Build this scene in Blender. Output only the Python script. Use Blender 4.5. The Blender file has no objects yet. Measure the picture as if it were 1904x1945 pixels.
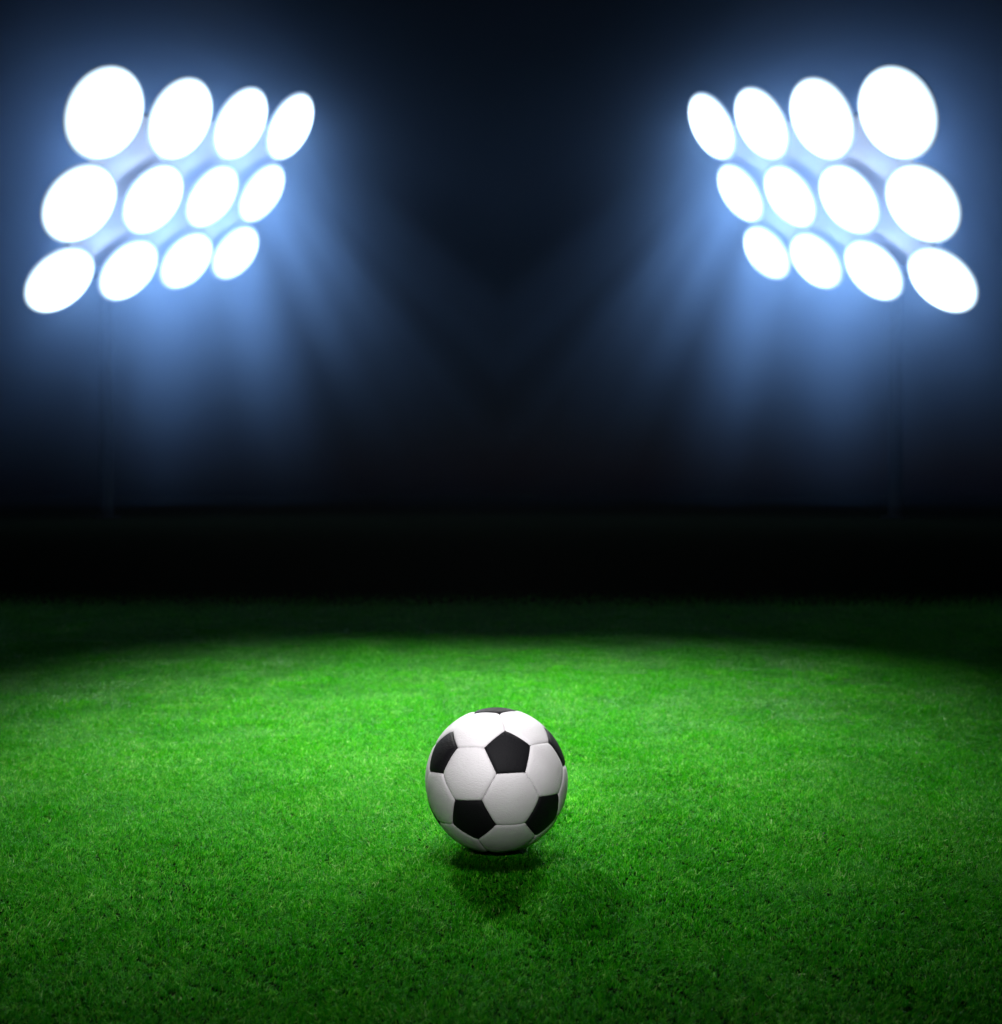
import bpy, math, random
import numpy as np
from mathutils import Vector, Matrix

random.seed(7)
rng = np.random.default_rng(7)
S = bpy.context.scene
COL = S.collection

# ------------------------------------------------------------------ camera
F = 2100.0            # focal length in pixels of a 1904 px wide picture
PITCH = math.radians(1.0)
CAM_H = 0.555
cd = bpy.data.cameras.new("camera")
cam = bpy.data.objects.new("camera", cd)
COL.objects.link(cam)
cam.location = (0, 0, CAM_H)
cam.rotation_euler = (math.pi / 2 - PITCH, 0, 0)
cd.sensor_fit = 'HORIZONTAL'
cd.sensor_width = 36
cd.lens = 36 * F / 1904
cd.clip_start = 0.05
cd.clip_end = 1500
cd.dof.use_dof = True
cd.dof.focus_distance = 1.58
cd.dof.aperture_fstop = cd.lens / 7.5
S.camera = cam

CF = Vector((0, math.cos(PITCH), -math.sin(PITCH)))
CD_ = Vector((0, -math.sin(PITCH), -math.cos(PITCH)))
CX = Vector((1, 0, 0))
CAM = Vector((0, 0, CAM_H))


def cam2w(x, y, z):   # x right, y down, z forward
    return CAM + CX * x + CD_ * y + CF * z


# ------------------------------------------------------------------ world
w = bpy.data.worlds.new("World")
S.world = w
w.use_nodes = True
nt = w.node_tree
bg = nt.nodes['Background']
sky = nt.nodes.new('ShaderNodeTexSky')
sky.sky_type = 'NISHITA'
sky.sun_disc = False
sky.sun_elevation = math.radians(-7.0)
sky.sun_rotation = math.radians(20)
nt.links.new(sky.outputs[0], bg.inputs[0])
bg.inputs[1].default_value = 0.05

S.view_settings.view_transform = 'Standard'
S.view_settings.look = 'None'
S.view_settings.gamma = 1
S.view_settings.exposure = 0.0
S.cycles.use_denoising = True
S.cycles.max_bounces = 6
S.cycles.diffuse_bounces = 3
S.cycles.glossy_bounces = 2
S.cycles.transmission_bounces = 3
S.cycles.volume_bounces = 1
S.cycles.transparent_max_bounces = 8
S.cycles.sample_clamp_indirect = 4
S.cycles.volume_step_rate = 1.0
S.cycles.volume_max_steps = 96
S.cycles.use_light_tree = True


# ------------------------------------------------------------------ unseen spots added to light the ball and pitch
def spot(name, loc, target, energy, angle, blend, radius, color):
    l = bpy.data.lights.new(name, 'SPOT')
    l.energy = energy
    l.spot_size = math.radians(angle)
    l.spot_blend = blend
    l.shadow_soft_size = radius
    l.color = color
    o = bpy.data.objects.new(name, l)
    COL.objects.link(o)
    o.location = loc
    o.rotation_euler = (Vector(target) - Vector(loc)).to_track_quat('-Z', 'Y').to_euler()
    return o


BALL_Y = 1.69
# the two added back spots are stretched: wide across the pitch, shallow along it
b1 = spot("back_spot_left", (-2.3, 8.4, 4.3), (-0.34, 2.76, 0), 13500, 13.5, 1.0, 0.42, (1.0, 1.0, 0.95))
b2 = spot("back_spot_right", (2.3, 8.4, 4.3), (0.28, 2.76, 0), 10600, 13.5, 1.0, 0.42, (1.0, 1.0, 0.95))
for b_ in (b1, b2):
    b_.scale = (1.32, .88, 1)
spot("top_spot", (-0.30, 1.95, 7.0), (-0.24, 2.25, 0), 3000, 14.0, 0.8, 0.60, (1.0, 1.0, 1.0))
spot("front_spot", (-0.5, -5.2, 4.1), (0.0, 1.70, 0.182), 8800, 2.0, 1.0, 0.10, (1.0, 0.97, 0.98))


# ------------------------------------------------------------------ helpers
def tag(o, label=None, cat=None, group=None, kind=None):
    if label: o['label'] = label
    if cat: o['category'] = cat
    if group: o['group'] = group
    if kind: o['kind'] = kind
    return o


def mesh_obj(name, verts, faces, mat, parent=None, smooth=False):
    m = bpy.data.meshes.new(name)
    m.from_pydata([tuple(v) for v in verts], [], [tuple(f) for f in faces])
    m.update()
    if mat: m.materials.append(mat)
    if smooth: m.polygons.foreach_set('use_smooth', [True] * len(m.polygons))
    o = bpy.data.objects.new(name, m)
    COL.objects.link(o)
    if parent: o.parent = parent
    return o


def new_mat(name):
    m = bpy.data.materials.new(name)
    m.use_nodes = True
    return m, m.node_tree, m.node_tree.nodes['Principled BSDF']


def N(t, kind, **kw):
    n = t.nodes.new(kind)
    for k, v in kw.items():
        setattr(n, k, v)
    return n


def mathn(t, op, a, b=None, c=None, clamp=False):
    n = t.nodes.new('ShaderNodeMath')
    n.operation = op
    n.use_clamp = clamp
    for i, v in enumerate((a, b, c)):
        if v is None: continue
        if isinstance(v, (int, float)): n.inputs[i].default_value = v
        else: t.links.new(v, n.inputs[i])
    return n.outputs[0]


# ------------------------------------------------------------------ pitch ground
gm, t, b = new_mat("pitch_soil")
tc = N(t, 'ShaderNodeTexCoord')
n1 = N(t, 'ShaderNodeTexNoise'); n1.inputs['Scale'].default_value = 160; n1.inputs['Detail'].default_value = 6
n2 = N(t, 'ShaderNodeTexNoise'); n2.inputs['Scale'].default_value = 1.7; n2.inputs['Detail'].default_value = 4
t.links.new(tc.outputs['Object'], n1.inputs['Vector']); t.links.new(tc.outputs['Object'], n2.inputs['Vector'])
r1 = N(t, 'ShaderNodeValToRGB')
r1.color_ramp.elements[0].position = .35; r1.color_ramp.elements[0].color = (.002, .003, .002, 1)
r1.color_ramp.elements[1].position = .75; r1.color_ramp.elements[1].color = (.005, .008, .004, 1)  # near black, so the ground beyond the turf looks unlit
t.links.new(n1.outputs['Fac'], r1.inputs[0])
mx = N(t, 'ShaderNodeMix', data_type='RGBA', blend_type='MULTIPLY'); mx.inputs[0].default_value = .5
t.links.new(r1.outputs[0], mx.inputs[6]); t.links.new(n2.outputs['Fac'], mx.inputs[7])
t.links.new(mx.outputs[2], b.inputs['Base Color'])
b.inputs['Roughness'].default_value = 1.0
b.inputs['Specular IOR Level'].default_value = 0.0
bp = N(t, 'ShaderNodeBump'); bp.inputs['Strength'].default_value = .8; bp.inputs['Distance'].default_value = .01
t.links.new(n1.outputs['Fac'], bp.inputs['Height']); t.links.new(bp.outputs[0], b.inputs['Normal'])
G = 200
ground = mesh_obj("ground", [(-G, -G, 0), (G, -G, 0), (G, G, 0), (-G, G, 0)], [(0, 1, 2, 3)], gm)
tag(ground, kind='structure')

# ------------------------------------------------------------------ grass (countless blades: one object)
am, t, b = new_mat("grass_blade")
at = N(t, 'ShaderNodeAttribute', attribute_type='INSTANCER', attribute_name='tint')
at2 = N(t, 'ShaderNodeAttribute', attribute_type='GEOMETRY', attribute_name='blade_rand')
at3 = N(t, 'ShaderNodeAttribute', attribute_type='GEOMETRY', attribute_name='along')
sm = mathn(t, 'ADD', mathn(t, 'MULTIPLY', at.outputs['Fac'], .38), mathn(t, 'MULTIPLY', at2.outputs['Fac'], .62))
cr = N(t, 'ShaderNodeValToRGB')
e = cr.color_ramp.elements
e[0].position = .10; e[0].color = (.006, .12, .002, 1)
e[1].position = .95; e[1].color = (.60, .80, .34, 1)  # palest blades stand in for highlights on the grass
k = e.new(.38); k.color = (.013, .29, .001, 1)
k = e.new(.66); k.color = (.050, .46, .003, 1)
k = e.new(.82); k.color = (.20, .62, .04, 1)
t.links.new(sm, cr.inputs[0])
t.links.new(cr.outputs[0], b.inputs['Base Color'])
b.inputs['Roughness'].default_value = .45
b.inputs['Specular IOR Level'].default_value = .03
tr = N(t, 'ShaderNodeBsdfTranslucent')
t.links.new(cr.outputs[0], tr.inputs['Color'])
ms = N(t, 'ShaderNodeMixShader'); ms.inputs[0].default_value = .25
t.links.new(b.outputs[0], ms.inputs[1]); t.links.new(tr.outputs[0], ms.inputs[2])
t.links.new(ms.outputs[0], t.nodes['Material Output'].inputs['Surface'])


def tuft(i, nb=15, rad=.011):
    vs, fs, br, al = [], [], [], []
    for _ in range(nb):
        a = rng.uniform(0, 2 * math.pi)
        rr = rad * math.sqrt(rng.uniform())
        base = np.array([rr * math.cos(a), rr * math.sin(a), 0])
        L = rng.uniform(.010, .018) * (1.35 if rng.uniform() < .06 else 1)
        wd = rng.uniform(.0008, .0014)
        az = rng.uniform(0, 2 * math.pi)
        lean0 = rng.uniform(.15, .9)
        bend = rng.uniform(.4, 1.7)
        twist = rng.uniform(-.9, .9)
        rnd = rng.uniform()
        nseg = 4
        p = base.copy()
        ids = []
        for s_ in range(nseg + 1):
            u = s_ / nseg
            ang = lean0 + bend * u
            d = np.array([math.sin(ang) * math.cos(az), math.sin(ang) * math.sin(az), math.cos(ang)])
            side = np.array([-math.sin(az + twist * u), math.cos(az + twist * u), 0])
            wu = wd * (1 - u ** 2.2) + .00008
            ids.append(len(vs)); vs.append(p - side * wu / 2); vs.append(p + side * wu / 2)
            al += [u, u]; br += [rnd, rnd]
            p = p + d * (L / nseg)
        for q in range(nseg):
            a0, a1 = ids[q], ids[q + 1]
            fs.append((a0, a0 + 1, a1 + 1, a1))
    m = bpy.data.meshes.new("tuft")
    m.from_pydata([tuple(v) for v in vs], [], fs)
    m.materials.append(am)
    m.polygons.foreach_set('use_smooth', [True] * len(m.polygons))
    m.attributes.new('blade_rand', 'FLOAT', 'POINT').data.foreach_set('value', np.array(br, np.float32))
    m.attributes.new('along', 'FLOAT', 'POINT').data.foreach_set('value', np.array(al, np.float32))
    m.update()
    return bpy.data.objects.new("tuft_%02d" % i, m)


NT = 18
tcol = bpy.data.collections.new("tufts")
for i in range(NT):
    tcol.objects.link(tuft(i))


def vnoise(x, y, cell, seed):
    r = np.random.default_rng(seed)
    T = r.uniform(0, 1, (256, 256))
    gx, gy = x / cell + 1000, y / cell + 1000
    ix, iy = np.floor(gx).astype(int), np.floor(gy).astype(int)
    fx, fy = gx - ix, gy - iy
    fx = fx * fx * (3 - 2 * fx); fy = fy * fy * (3 - 2 * fy)
    g = lambda a, c: T[a % 256, c % 256]
    return (g(ix, iy) * (1 - fx) * (1 - fy) + g(ix + 1, iy) * fx * (1 - fy) + g(ix, iy + 1) * (1 - fx) * fy + g(ix + 1, iy + 1) * fx * fy)


pts, scl = [], []
bands = [(.65, 2.6, 21000, .60), (2.6, 4.2, 14000, .72), (4.2, 5.4, 8000, .9), (5.4, 6.6, 4000, 1.1)]
for y0, y1, dens, sc_ in bands:
    hw = .46 * y1 + .38
    n = int(dens * (y1 - y0) * 2 * hw)
    st = 1 / math.sqrt(dens)
    X, Y = np.meshgrid(np.arange(-hw, hw, st), np.arange(y0, y1, st))
    X = X.ravel(); Y = Y.ravel(); n = len(X)
    X = X + rng.uniform(-.75, .75, n) * st; Y = Y + rng.uniform(-.75, .75, n) * st
    keep = (np.abs(X) < .46 * Y + .38) & (rng.uniform(5.2, 6.6, n) > Y)
    X, Y = X[keep], Y[keep]
    pts.append(np.stack([X, Y], 1)); scl.append(np.full(len(X), sc_))
P = np.concatenate(pts); SC = np.concatenate(scl)
n = len(P)
x, y = P[:, 0], P[:, 1]
low = vnoise(x, y, .16, 1) * .5 + vnoise(x, y, .055, 2) * .3 + vnoise(x, y, .45, 3) * .2
tint = np.clip((low - .5) * .5 + .45 + rng.normal(0, .16, n), 0, 1)
SC = SC * np.clip((6.4 - y) / 2.0, .08, 1) * (0.90 + .20 * vnoise(x, y, .05, 4)) * rng.uniform(.85, 1.15, n)
lean_az = (vnoise(x, y, .22, 5) + vnoise(x, y, .06, 6) - 1) * 3.6 + .2
lean = .15 + .38 * vnoise(x, y, .09, 8)
rz = rng.uniform(0, 2 * math.pi, n)
rot = np.zeros((n, 3))
qz = np.stack([np.cos(rz / 2), 0 * rz, 0 * rz, np.sin(rz / 2)], 1)
ax = np.stack([-np.sin(lean_az), np.cos(lean_az)], 1)
qt = np.stack([np.cos(lean / 2), ax[:, 0] * np.sin(lean / 2), ax[:, 1] * np.sin(lean / 2), 0 * lean], 1)


def qmul(a, b_):
    w1, x1, y1_, z1 = a.T; w2, x2, y2_, z2 = b_.T
    return np.stack([w1*w2-x1*x2-y1_*y2_-z1*z2, w1*x2+x1*w2+y1_*z2-z1*y2_, w1*y2_-x1*z2+y1_*w2+z1*x2, w1*z2+x1*y2_-y1_*x2+z1*w2], 1)


Q = qmul(qt, qz)
W_, X_, Y_, Z_ = Q.T
rot[:, 0] = np.arctan2(2 * (W_ * X_ + Y_ * Z_), 1 - 2 * (X_**2 + Y_**2))
rot[:, 1] = np.arcsin(np.clip(2 * (W_ * Y_ - Z_ * X_), -1, 1))
rot[:, 2] = np.arctan2(2 * (W_ * Z_ + X_ * Y_), 1 - 2 * (Y_**2 + Z_**2))
# blades pressed down under the ball
db = np.hypot(x, y - BALL_Y)
zs = np.where(db < .045, .35, 1.0)
gmesh = bpy.data.meshes.new("grass")
gmesh.vertices.add(n)
gmesh.vertices.foreach_set('co', np.stack([x, y, np.full(n, .0005)], 1).astype(np.float32).ravel())
gmesh.attributes.new('rot', 'FLOAT_VECTOR', 'POINT').data.foreach_set('vector', rot.astype(np.float32).ravel())
sv = np.stack([SC, SC, SC * zs], 1)
gmesh.attributes.new('scl', 'FLOAT_VECTOR', 'POINT').data.foreach_set('vector', sv.astype(np.float32).ravel())
gmesh.attributes.new('tint', 'FLOAT', 'POINT').data.foreach_set('value', tint.astype(np.float32))
gmesh.attributes.new('pick', 'INT', 'POINT').data.foreach_set('value', rng.integers(0, NT, n).astype(np.int32))
gmesh.update()
grass = bpy.data.objects.new("grass", gmesh)
COL.objects.link(grass)
tag(grass, "short bright green turf covering the whole pitch under the ball", "grass", kind='stuff')
ng = bpy.data.node_groups.new("grass_tufts", 'GeometryNodeTree')
ng.interface.new_socket("Geometry", in_out='INPUT', socket_type='NodeSocketGeometry')
ng.interface.new_socket("Geometry", in_out='OUTPUT', socket_type='NodeSocketGeometry')
gi = ng.nodes.new('NodeGroupInput'); go = ng.nodes.new('NodeGroupOutput')
iop = ng.nodes.new('GeometryNodeInstanceOnPoints')
ci = ng.nodes.new('GeometryNodeCollectionInfo')
ci.inputs['Collection'].default_value = tcol
ci.inputs['Separate Children'].default_value = True
ci.inputs['Reset Children'].default_value = True
iop.inputs['Pick Instance'].default_value = True


def nattr(nm, ty):
    a = ng.nodes.new('GeometryNodeInputNamedAttribute')
    a.data_type = ty
    a.inputs['Name'].default_value = nm
    return [o for o in a.outputs if o.name == 'Attribute' and o.enabled][0]


ng.links.new(gi.outputs[0], iop.inputs['Points'])
ng.links.new(ci.outputs[0], iop.inputs['Instance'])
ng.links.new(nattr('pick', 'INT'), iop.inputs['Instance Index'])
e2r = ng.nodes.new('FunctionNodeEulerToRotation')
ng.links.new(nattr('rot', 'FLOAT_VECTOR'), e2r.inputs[0])
ng.links.new(e2r.outputs[0], iop.inputs['Rotation'])
ng.links.new(nattr('scl', 'FLOAT_VECTOR'), iop.inputs['Scale'])
ng.links.new(iop.outputs[0], go.inputs[0])
md = grass.modifiers.new("tufts", 'NODES')
md.node_group = ng

# ------------------------------------------------------------------ the ball
R = 0.110
PHI = (1 + 5 ** .5) / 2
TV = []
for base in ((0, 1, 3 * PHI), (1, 2 + PHI, 2 * PHI), (PHI, 2, 2 * PHI + 1)):
    for sx in (1, -1):
        for sy in (1, -1):
            for sz in (1, -1):
                v = (base[0] * sx, base[1] * sy, base[2] * sz)
                for k_ in range(3):
                    TV.append((v[k_ % 3], v[(k_ + 1) % 3], v[(k_ + 2) % 3]))
TV = np.unique(np.round(np.array(TV), 6), axis=0)
TV = TV / np.linalg.norm(TV, axis=1)[:, None]
IC = []
for a in (1, -1):
    for c in (PHI, -PHI):
        IC += [(0, a, c), (a, c, 0), (c, 0, a)]
IC = np.array(IC, float); IC /= np.linalg.norm(IC, axis=1)[:, None]
HX = []
for i in range(12):
    for j in range(i + 1, 12):
        for l in range(j + 1, 12):
            if IC[i] @ IC[j] > .4 and IC[j] @ IC[l] > .4 and IC[i] @ IC[l] > .4:
                v = IC[i] + IC[j] + IC[l]; HX.append(v / np.linalg.norm(v))
HX = np.array(HX)

# orientation of the ball: panel corners seen in the photograph, as directions (right, down, towards the viewer)
BC, BR = np.array([950., 889.]), 711.


def sdir(px, py):
    a, c = (px - BC[0]) / BR, (py - BC[1]) / BR
    return np.array([a, c, math.sqrt(max(0, 1 - a * a - c * c))])


marks = [sdir(*p) for p in ((1040, 410), (1288, 555), (1240, 812), (948, 825), (828, 575),
                            (527, 1087), (803, 1090), (938, 1328), (1375, 1045), (1568, 1038), (1240, 1310),
                            (418, 828), (555, 578), (805, 1087), (975, 245), (510, 415))]
M = np.array(marks)
tgt_c = M[:5].mean(0); tgt_c /= np.linalg.norm(tgt_c)
best = None
VWM = np.array([[1, 0, 0], [0, 0, -1], [0, -1, 0]], float)   # right-handed: (right, down, out) -> body


def frame(z, xh):
    z = z / np.linalg.norm(z); x_ = xh - z * (xh @ z); x_ /= np.linalg.norm(x_)
    return np.stack([x_, np.cross(z, x_), z], 1)


for vi in [i for i in np.argsort(-(TV @ IC[0]))[:5]]:
    A = frame(IC[0], TV[vi]); B = frame(tgt_c, M[0])
    # the photo frame (right, down, out) is left-handed: mirror-free because the solid is also mirror symmetric
    Rm = B @ A.T
    for it in range(8):
        V = TV @ Rm.T
        idx = [int(np.argmax(V @ m_)) for m_ in M]
        H = TV[idx].T @ M
        U, _, Vt = np.linalg.svd(H)
        D = np.diag([1, 1, np.sign(np.linalg.det(Vt.T @ U.T))])
        Rm = Vt.T @ D @ U.T
    err = np.linalg.norm(TV[idx] @ Rm.T - M, axis=1).mean()
    if best is None or err < best[0]: best = (err, Rm)
print("ball fit error", best[0])
Rm = best[1]

BCY = 1481.0
dirc = Vector(((943.5 - 952) / F, (BCY - 972.5) / F, 1.0))
# distance so that the ball rests with its lowest point just inside the turf
zc = R + .0005
ray = (CX * dirc.x + CD_ * dirc.y + CF).normalized()
tt = (zc - CAM_H) / ray.z
BALL = CAM + ray * tt
print("ball at", BALL, "dist", tt)
# photo frame of the ball in world axes
out = -np.array(ray)
right = np.cross(np.array([0, 0, 1.]), out); right /= np.linalg.norm(right)
down = -np.cross(out, right)
WM = np.stack([right, down, out], 1)            # columns: world images of (right, down, out)


def toworld(v): return (WM @ (Rm @ v.T)).T


ball = bpy.data.objects.new("football", None)
ball.empty_display_size = .1
COL.objects.link(ball)
ball.location = (BALL.x, BALL.y, BALL.z - R)
tag(ball, "black and white leather football resting on the turf", "football")


def leather(name, col, rough, coat):
    m, t, b = new_mat(name)
    tc = N(t, 'ShaderNodeTexCoord')
    mp = N(t, 'ShaderNodeMapping'); mp.inputs['Scale'].default_value = (1, 1, 2.4)
    t.links.new(tc.outputs['Object'], mp.inputs[0])
    a = N(t, 'ShaderNodeTexNoise'); a.inputs['Scale'].default_value = 260; a.inputs['Detail'].default_value = 5
    v = N(t, 'ShaderNodeTexVoronoi'); v.inputs['Scale'].default_value = 900
    t.links.new(mp.outputs[0], a.inputs['Vector']); t.links.new(tc.outputs['Object'], v.inputs['Vector'])
    h = mathn(t, 'ADD', mathn(t, 'MULTIPLY', a.outputs['Fac'], 1.0), mathn(t, 'MULTIPLY', v.outputs['Distance'], .35))
    bp = N(t, 'ShaderNodeBump'); bp.inputs['Strength'].default_value = .6; bp.inputs['Distance'].default_value = .0012
    t.links.new(h, bp.inputs['Height']); t.links.new(bp.outputs[0], b.inputs['Normal'])
    n = N(t, 'ShaderNodeTexNoise'); n.inputs['Scale'].default_value = 28; n.inputs['Detail'].default_value = 5
    t.links.new(tc.outputs['Object'], n.inputs['Vector'])
    r = N(t, 'ShaderNodeValToRGB')
    r.color_ramp.elements[0].position = .3; r.color_ramp.elements[0].color = (col[0] * .93, col[1] * .92, col[2] * .92, 1)
    r.color_ramp.elements[1].position = .7; r.color_ramp.elements[1].color = (*col, 1)
    t.links.new(n.outputs['Fac'], r.inputs[0]); t.links.new(r.outputs[0], b.inputs['Base Color'])
    b.inputs['Roughness'].default_value = rough
    b.inputs['Specular IOR Level'].default_value = coat
    return m


white = leather("white_leather", (.41, .40, .412), .55, .25)
black = leather("black_leather", (.005, .005, .006), .55, .06)
seamm = leather("seam_thread", (.03, .028, .028), .8, .2)


def panel(name, cdir, corners, mat):
    c = cdir / np.linalg.norm(cdir)
    ref = corners[0] - c * (corners[0] @ c); ref /= np.linalg.norm(ref)
    up = np.cross(c, ref)
    ang = np.arctan2(corners @ up, corners @ ref)
    corners = corners[np.argsort(ang)]
    nk = len(corners)
    m_ = 26
    tr_ = 1 - (1 - np.linspace(0, 1, 19)) ** 1.9
    tr_ = tr_[1:]
    nrm = []
    for i in range(nk):
        q = np.cross(corners[i], corners[(i + 1) % nk]); nrm.append(q / np.linalg.norm(q))
    nrm = np.array(nrm)
    shrink = .0007 / R
    per = []
    for i in range(nk):
        a, b2 = corners[i], corners[(i + 1) % nk]
        for j in range(m_):
            u = j / m_
            p = a * (1 - u) + b2 * u
            per.append(p / np.linalg.norm(p))
    per = np.array(per)
    # slightly rounded corners
    vs = [c]
    for tv in tr_:
        r_ = c * (1 - tv) + per * (tv * (1 - shrink * 2.4))
        vs.extend(r_ / np.linalg.norm(r_, axis=1)[:, None])
    vs = np.array(vs)
    dm = np.arcsin(np.clip(vs @ nrm.T, -1, 1)) * R       # metres to each edge
    dmin = np.sort(dm, axis=1)
    s_ = dmin[:, 0]
    s2 = dmin[:, 1]
    # smooth minimum rounds the corners of the valley
    kk = .0016
    sm_ = -kk * np.log(np.exp(-s_ / kk) + np.exp(-s2 / kk))
    sm_ = np.maximum(sm_, -.0006)
    depth = .0017 * np.exp(-np.maximum(sm_, 0) / .0011) + .0011 * np.exp(-np.maximum(sm_, 0) / .0040) + np.where(sm_ < 0, -sm_ * .8, 0)
    bulge = .0007 * (1 - np.exp(-(np.maximum(s_, 0) / .012)))
    # stitch dimples along the seam
    wall = np.zeros(len(vs))
    idx = np.arange(1, len(vs)) - 1
    j = idx % (nk * m_) % m_
    elen = np.linalg.norm(corners[0] - corners[1]) * R
    ph = j / m_ * round(elen / .0031) * 2 * math.pi
    wall[1:] = .00022 * np.cos(ph) * np.exp(-((s_[1:] - .0010) / .0009) ** 2)
    rad = R + .0004 - depth + bulge * .6 - .0004 - wall
    co = toworld(vs * rad[:, None])
    fs = []
    K = nk * m_
    for q in range(K):
        fs.append((0, 1 + q, 1 + (q + 1) % K))
    for r__ in range(len(tr_) - 1):
        o0, o1 = 1 + r__ * K, 1 + (r__ + 1) * K
        for q in range(K):
            fs.append((o0 + q, o1 + q, o1 + (q + 1) % K, o0 + (q + 1) % K))
    # outer skirt that turns into the seam
    o1 = 1 + (len(tr_) - 1) * K
    sk = toworld(vs[o1:o1 + K] * (R - .0045))
    o2 = len(co)
    co = np.concatenate([co, sk])
    for q in range(K):
        fs.append((o1 + q, o2 + q, o2 + (q + 1) % K, o1 + (q + 1) % K))
    det = np.linalg.det(WM @ Rm)
    if det < 0: fs = [tuple(reversed(f)) for f in fs]
    co = co + np.array([0, 0, R])
    return mesh_obj(name, co, fs, mat, ball, smooth=True)


for c in IC:
    idx = np.argsort(-(TV @ c))[:5]
    panel("black_panel", c, TV[idx], black)
for c in HX:
    idx = np.argsort(-(TV @ c))[:6]
    panel("white_panel", c, TV[idx], white)
vs, fs = [], []
nu, nv = 64, 32
for i in range(nv + 1):
    for j in range(nu):
        th, ph = math.pi * i / nv, 2 * math.pi * j / nu
        rr = R - .0030
        vs.append((rr * math.sin(th) * math.cos(ph), rr * math.sin(th) * math.sin(ph), rr * math.cos(th) + R))
for i in range(nv):
    for j in range(nu):
        fs.append((i * nu + j, (i + 1) * nu + j, (i + 1) * nu + (j + 1) % nu, i * nu + (j + 1) % nu))
mesh_obj("seam_lining", vs, fs, seamm, ball, smooth=True)

# ------------------------------------------------------------------ floodlight banks
metal, t, b = new_mat("painted_steel")
b.inputs['Base Color'].default_value = (.06, .065, .075, 1)
b.inputs['Specular IOR Level'].default_value = .0
b.inputs['Roughness'].default_value = .9
nn = N(t, 'ShaderNodeTexNoise'); nn.inputs['Scale'].default_value = 9
rr_ = N(t, 'ShaderNodeValToRGB')
rr_.color_ramp.elements[0].color = (.004, .0045, .005, 1); rr_.color_ramp.elements[1].color = (.009, .010, .011, 1)
t.links.new(nn.outputs['Fac'], rr_.inputs[0]); t.links.new(rr_.outputs[0], b.inputs['Base Color'])
refl, t, b = new_mat("reflector_rim")
b.inputs['Base Color'].default_value = (.62, .66, .72, 1)
b.inputs['Metallic'].default_value = .4
b.inputs['Roughness'].default_value = .45
panelm, t, b = new_mat("warm_reflector")
b.inputs['Base Color'].default_value = (.90, .68, .58, 1)  # warm tone offsets the blue light on this added reflector
b.inputs['Roughness'].default_value = .5
lens, t, b = new_mat("lit_lens")
em = N(t, 'ShaderNodeEmission')
LAMP = 5.0
GLOW_FILL = 90.0
em.inputs[0].default_value = (.62, .82, 1.0, 1)
# emission fades towards the rim, putting a soft blurred edge on the disc
tcl = N(t, 'ShaderNodeTexCoord'); sl = N(t, 'ShaderNodeVectorMath', operation='MULTIPLY'); sl.inputs[1].default_value = (1, 1, 0)
t.links.new(tcl.outputs['Object'], sl.inputs[0])
ll = N(t, 'ShaderNodeVectorMath', operation='LENGTH'); t.links.new(sl.outputs[0], ll.inputs[0])
ml = N(t, 'ShaderNodeMapRange', interpolation_type='SMOOTHSTEP')
ml.inputs[1].default_value = .60; ml.inputs[2].default_value = .75
ml.inputs[3].default_value = LAMP; ml.inputs[4].default_value = .8
t.links.new(ll.outputs['Value'], ml.inputs[0]); t.links.new(ml.outputs[0], em.inputs[1])
t.links.new(em.outputs[0], t.nodes['Material Output'].inputs['Surface'])
lens.cycles.emission_sampling = 'FRONT'

LR = 0.76      # lamp radius in metres
# the twelve lamps as measured in the photograph: centre, width, height, slant of each disc
LAMPS = [(200, 216, 150, 170, .30), (343, 227, 128, 152, .38), (457, 236, 112, 137, .48), (551, 241, 97, 125, .52),
         (152, 387, 143, 148, .37), (291, 379, 122, 134, .46), (403, 373, 108, 122, .52), (497, 367, 94, 111, .55),
         (114, 532, 134, 128, .46), (245, 513, 116, 119, .48), (354, 495, 103, 108, .47), (447, 480, 93, 103, .47)]
_A, _b = [], []
for lx, ly, lw, lh, lr in LAMPS:
    W2, H2 = (lw / 2) ** 2, (lh / 2) ** 2
    C = np.array([[W2, -lr * lw * lh / 4], [-lr * lw * lh / 4, H2]])
    _b.append(math.sqrt(np.linalg.eigvalsh(C)[1])); _A.append((1, lx, ly))
INV, *_ = np.linalg.lstsq(np.array(_A), np.array(_b), rcond=None)     # lamp plane: inverse depth is affine over the picture


def plane_pt(px, py, k=1.0):
    z = F * LR / (INV[0] + INV[1] * px + INV[2] * py) * k
    return cam2w((px - 952) / F * z, (py - 972.5) / F * z, z)


def lathe(profile, seg=48):
    vs, fs = [], []
    for r_, z_ in profile:
        for j in range(seg):
            a = 2 * math.pi * j / seg
            vs.append((r_ * math.cos(a), r_ * math.sin(a), z_))
    for i in range(len(profile) - 1):
        for j in range(seg):
            fs.append((i * seg + j, i * seg + (j + 1) % seg, (i + 1) * seg + (j + 1) % seg, (i + 1) * seg + j))
    return vs, fs


def tube_between(vs, fs, a, b_, r_, seg=12):
    a, b_ = Vector(a), Vector(b_)
    d = (b_ - a).normalized()
    u = d.orthogonal().normalized(); v = d.cross(u)
    o = len(vs)
    for p in (a, b_):
        for j in range(seg):
            an = 2 * math.pi * j / seg
            vs.append(tuple(p + (u * math.cos(an) + v * math.sin(an)) * r_))
    for j in range(seg):
        fs.append((o + j, o + (j + 1) % seg, o + seg + (j + 1) % seg, o + seg + j))
    fs.append(tuple(o + j for j in reversed(range(seg)))); fs.append(tuple(o + seg + j for j in range(seg)))


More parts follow.
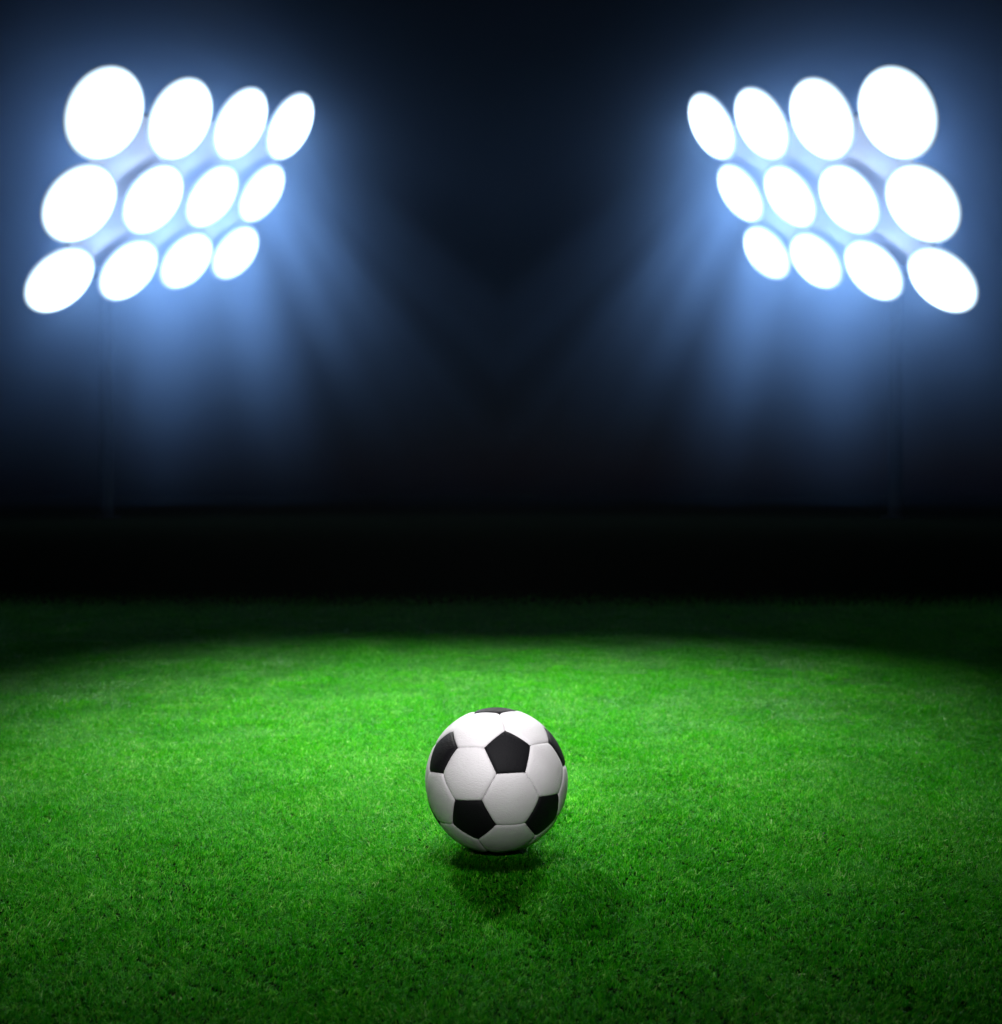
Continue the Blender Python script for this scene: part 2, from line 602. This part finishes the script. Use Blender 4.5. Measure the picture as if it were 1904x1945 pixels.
def bank(mir, label):
    def pt(px, py, k=1.0):
        v = plane_pt(px, py, k)
        return Vector((v.x * mir, v.y, v.z))
    low = pt(200, 500, 1.12)
    root = bpy.data.objects.new("floodlight_bank", None)
    COL.objects.link(root)
    root.location = (low.x, low.y, 0)
    tag(root, label, "floodlights", "floodlight banks over the pitch")
    off = Vector(root.location)
    # steel frame: bars behind each row, uprights and the mast
    vs, fs = [], []
    for r0 in (0, 4, 8):
        tube_between(vs, fs, pt(*LAMPS[r0][:2], 1.048) - off, pt(*LAMPS[r0 + 3][:2], 1.048) - off, .06)
    for c0 in (0, 1, 2, 3):
        tube_between(vs, fs, pt(*LAMPS[c0][:2], 1.056) - off, pt(*LAMPS[c0 + 8][:2], 1.056) - off, .06)
    mesh_obj("frame", vs, fs, metal, root)
    vs, fs = lathe([(.02, 0), (.30, 0), (.30, .05), (.15, .06), (.14, low.z * .5), (.11, low.z), (.0, low.z + .01)], 24)
    mesh_obj("mast", vs, fs, metal, root)
    # reflector panel added behind the lamps to brighten the gaps between them
    vs = []
    for k in (1.040, 1.044):
        for px, py in ((190, 215), (556, 240), (446, 474), (122, 512)):
            vs.append(tuple(pt(px, py, k) - off))
    mesh_obj("gap_reflector", vs, [(0, 1, 2, 3), (7, 6, 5, 4), (0, 4, 5, 1), (1, 5, 6, 2), (2, 6, 7, 3), (3, 7, 4, 0)], panelm, root)
    for lx, ly, lw, lh, lr in LAMPS:
        C = np.array([[lw * lw / 4, -lr * lw * lh / 4], [-lr * lw * lh / 4, lh * lh / 4]])
        ev, ew = np.linalg.eigh(C)
        tilt = math.acos(math.sqrt(ev[0] / ev[1]))
        mn = ew[:, 0] * (1 if ew[0, 0] > 0 else -1)                  # short axis, towards the pitch and down
        c = plane_pt(lx, ly)
        ray_ = (c - CAM).normalized()
        rgt = (CX - ray_ * CX.dot(ray_)).normalized(); dwn = ray_.cross(rgt)
        if dwn.z > 0: dwn = -dwn
        nf = (-ray_ * math.cos(tilt) + (rgt * mn[0] + dwn * mn[1]) * math.sin(tilt)).normalized()
        c = Vector((c.x * mir, c.y, c.z)); nf = Vector((nf.x * mir, nf.y, nf.z))
        prof = [(.10, -.17), (LR * .45, -.165), (LR * .80, -.10), (LR * .94, -.04), (LR * 1.0, -.012), (LR * .975, -.004)]
        q = Vector((0, 0, 1)).rotation_difference(nf)
        vs, fs = lathe(prof)
        fs.append(tuple(reversed(range(48))))
        h = mesh_obj("lamp", vs, fs, refl, root, smooth=True)
        h.rotation_mode = 'QUATERNION'
        h.rotation_quaternion = q
        h.location = c - off
        vs, fs = lathe([(LR * .985 * math.cos(a), LR * .10 * math.sin(a)) for a in (0, .35, .7, 1.1)], 32)
        fs.append(tuple(range(96, 128)))
        mesh_obj("lens", vs, fs, lens, h)
        # unseen point light added before each glass to light the smoke
        add_glow_fill(h, (0, 0, .32), GLOW_FILL)
    # unseen point lights added behind the lamps to light the outer smoke
    for px, py in ((190, 290), (340, 290), (470, 300), (170, 450), (310, 440)):
        add_glow_fill(root, pt(px, py, 1.095) - off, GLOW_FILL * 1.0)
    return root


def add_glow_fill(parent, loc, energy):
    pl = bpy.data.lights.new("glow_fill_light", 'POINT')
    pl.energy = energy
    pl.color = (.46, .68, 1.0)
    pl.shadow_soft_size = .28
    po = bpy.data.objects.new("glow_fill_light", pl)
    COL.objects.link(po)
    po.parent = parent
    po.location = loc


bank(1, "floodlight bank at upper left, twelve round lamps glowing white")
bank(-1, "floodlight bank at upper right, twelve round lamps glowing white")


# ------------------------------------------------------------------ air
def box(name, lo, hi, mat):
    (x0, y0, z0), (x1, y1, z1) = lo, hi
    v = [(x0, y0, z0), (x1, y0, z0), (x1, y1, z0), (x0, y1, z0), (x0, y0, z1), (x1, y0, z1), (x1, y1, z1), (x0, y1, z1)]
    f = [(0, 3, 2, 1), (4, 5, 6, 7), (0, 1, 5, 4), (1, 2, 6, 5), (2, 3, 7, 6), (3, 0, 4, 7)]
    return mesh_obj(name, v, f, mat)


hm = bpy.data.materials.new("haze_air"); hm.use_nodes = True
t = hm.node_tree; t.nodes.clear()
o = N(t, 'ShaderNodeOutputMaterial'); pv = N(t, 'ShaderNodeVolumePrincipled')
pv.inputs['Color'].default_value = (.85, .92, 1, 1)
pv.inputs['Density'].default_value = .0002
t.links.new(pv.outputs[0], o.inputs['Volume'])
haze = box("haze", (-205, -205, -1), (205, 205, 24), hm)
tag(haze, "thin night haze filling the air over the pitch", "haze", kind='stuff')

sm_ = bpy.data.materials.new("smoke_air"); sm_.use_nodes = True
t = sm_.node_tree; t.nodes.clear()
o = N(t, 'ShaderNodeOutputMaterial'); pv = N(t, 'ShaderNodeVolumePrincipled')
pv.inputs['Color'].default_value = (.42, .62, .96, 1)  # blue of the glow is put into the smoke colour
pv.inputs['Anisotropy'].default_value = .0
tc = N(t, 'ShaderNodeTexCoord')
sx = N(t, 'ShaderNodeSeparateXYZ')
t.links.new(tc.outputs['Object'], sx.inputs[0])
BCTR = sum((plane_pt(l_[0], l_[1]) for l_ in LAMPS), Vector()) / 12
# light shafts shaped into the smoke density, fanning down from above each bank
ax_ = mathn(t, 'ABSOLUTE', sx.outputs[0])
fan = mathn(t, 'ARCTAN2', mathn(t, 'SUBTRACT', BCTR.z + 3.4, sx.outputs[2]), mathn(t, 'SUBTRACT', abs(BCTR.x) + .2, ax_))
mp = N(t, 'ShaderNodeCombineXYZ')
t.links.new(mathn(t, 'MULTIPLY', fan, 6.5), mp.inputs[0])
t.links.new(mathn(t, 'MULTIPLY', sx.outputs[1], .12), mp.inputs[1])
t.links.new(mathn(t, 'MULTIPLY', sx.outputs[2], .05), mp.inputs[2])
ns = N(t, 'ShaderNodeTexNoise'); ns.inputs['Scale'].default_value = 1.0; ns.inputs['Detail'].default_value = 1.5
t.links.new(mp.outputs[0], ns.inputs['Vector'])
mr = N(t, 'ShaderNodeMapRange'); mr.inputs[1].default_value = .36; mr.inputs[2].default_value = .64
mr.inputs[3].default_value = .3; mr.inputs[4].default_value = 1.55
t.links.new(ns.outputs['Fac'], mr.inputs[0])
ku = N(t, 'ShaderNodeMapRange', interpolation_type='SMOOTHSTEP')
ku.inputs[1].default_value = BCTR.z - 1.0; ku.inputs[2].default_value = BCTR.z + 1.0
t.links.new(sx.outputs[2], ku.inputs[0])
mrx = mathn(t, 'ADD', mathn(t, 'MULTIPLY', mr.outputs[0], mathn(t, 'SUBTRACT', 1.0, ku.outputs[0])), mathn(t, 'MULTIPLY', ku.outputs[0], .9))
# the smoke thins out towards the ground
mz = N(t, 'ShaderNodeMapRange', interpolation_type='SMOOTHSTEP'); mz.inputs[1].default_value = -.3; mz.inputs[2].default_value = 4.6
mz.inputs[3].default_value = .10; mz.inputs[4].default_value = 1.0
t.links.new(sx.outputs[2], mz.inputs[0])
def dist_to(p):
    d = N(t, 'ShaderNodeVectorMath', operation='SUBTRACT')
    t.links.new(tc.outputs['Object'], d.inputs[0])
    d.inputs[1].default_value = p
    m_ = N(t, 'ShaderNodeVectorMath', operation='MULTIPLY')
    t.links.new(d.outputs[0], m_.inputs[0]); m_.inputs[1].default_value = (1, .8, .64)
    l = N(t, 'ShaderNodeVectorMath', operation='LENGTH')
    t.links.new(m_.outputs[0], l.inputs[0])
    x_ = mathn(t, 'EXPONENT', mathn(t, 'MULTIPLY', mathn(t, 'SUBTRACT', 2.05, l.outputs['Value']), 1 / .72))
    return mathn(t, 'DIVIDE', x_, mathn(t, 'ADD', x_, 1.0))


near = mathn(t, 'ADD', dist_to((BCTR.x * 1.08, BCTR.y, BCTR.z - .7)), dist_to((-BCTR.x * 1.08, BCTR.y, BCTR.z - .7)))  # smoke thickened round each bank to shape its glow
thick = mathn(t, 'ADD', mathn(t, 'MULTIPLY', near, .33), .0024)
mt = N(t, 'ShaderNodeMapRange', interpolation_type='SMOOTHSTEP'); mt.inputs[1].default_value = 7.2; mt.inputs[2].default_value = 9.8
mt.inputs[3].default_value = 1.0; mt.inputs[4].default_value = .15
t.links.new(sx.outputs[2], mt.inputs[0])
den = mathn(t, 'MULTIPLY', mathn(t, 'MULTIPLY', mathn(t, 'MULTIPLY', mrx, mz.outputs[0]), mt.outputs[0]), thick)
t.links.new(den, pv.inputs['Density'])
t.links.new(pv.outputs[0], o.inputs['Volume'])
smoke = box("smoke", (-13, 9, .3), (13, 34, 15), sm_)
tag(smoke, "thin bluish smoke shaped into glow and shafts around and below the floodlights", "smoke", kind='stuff')
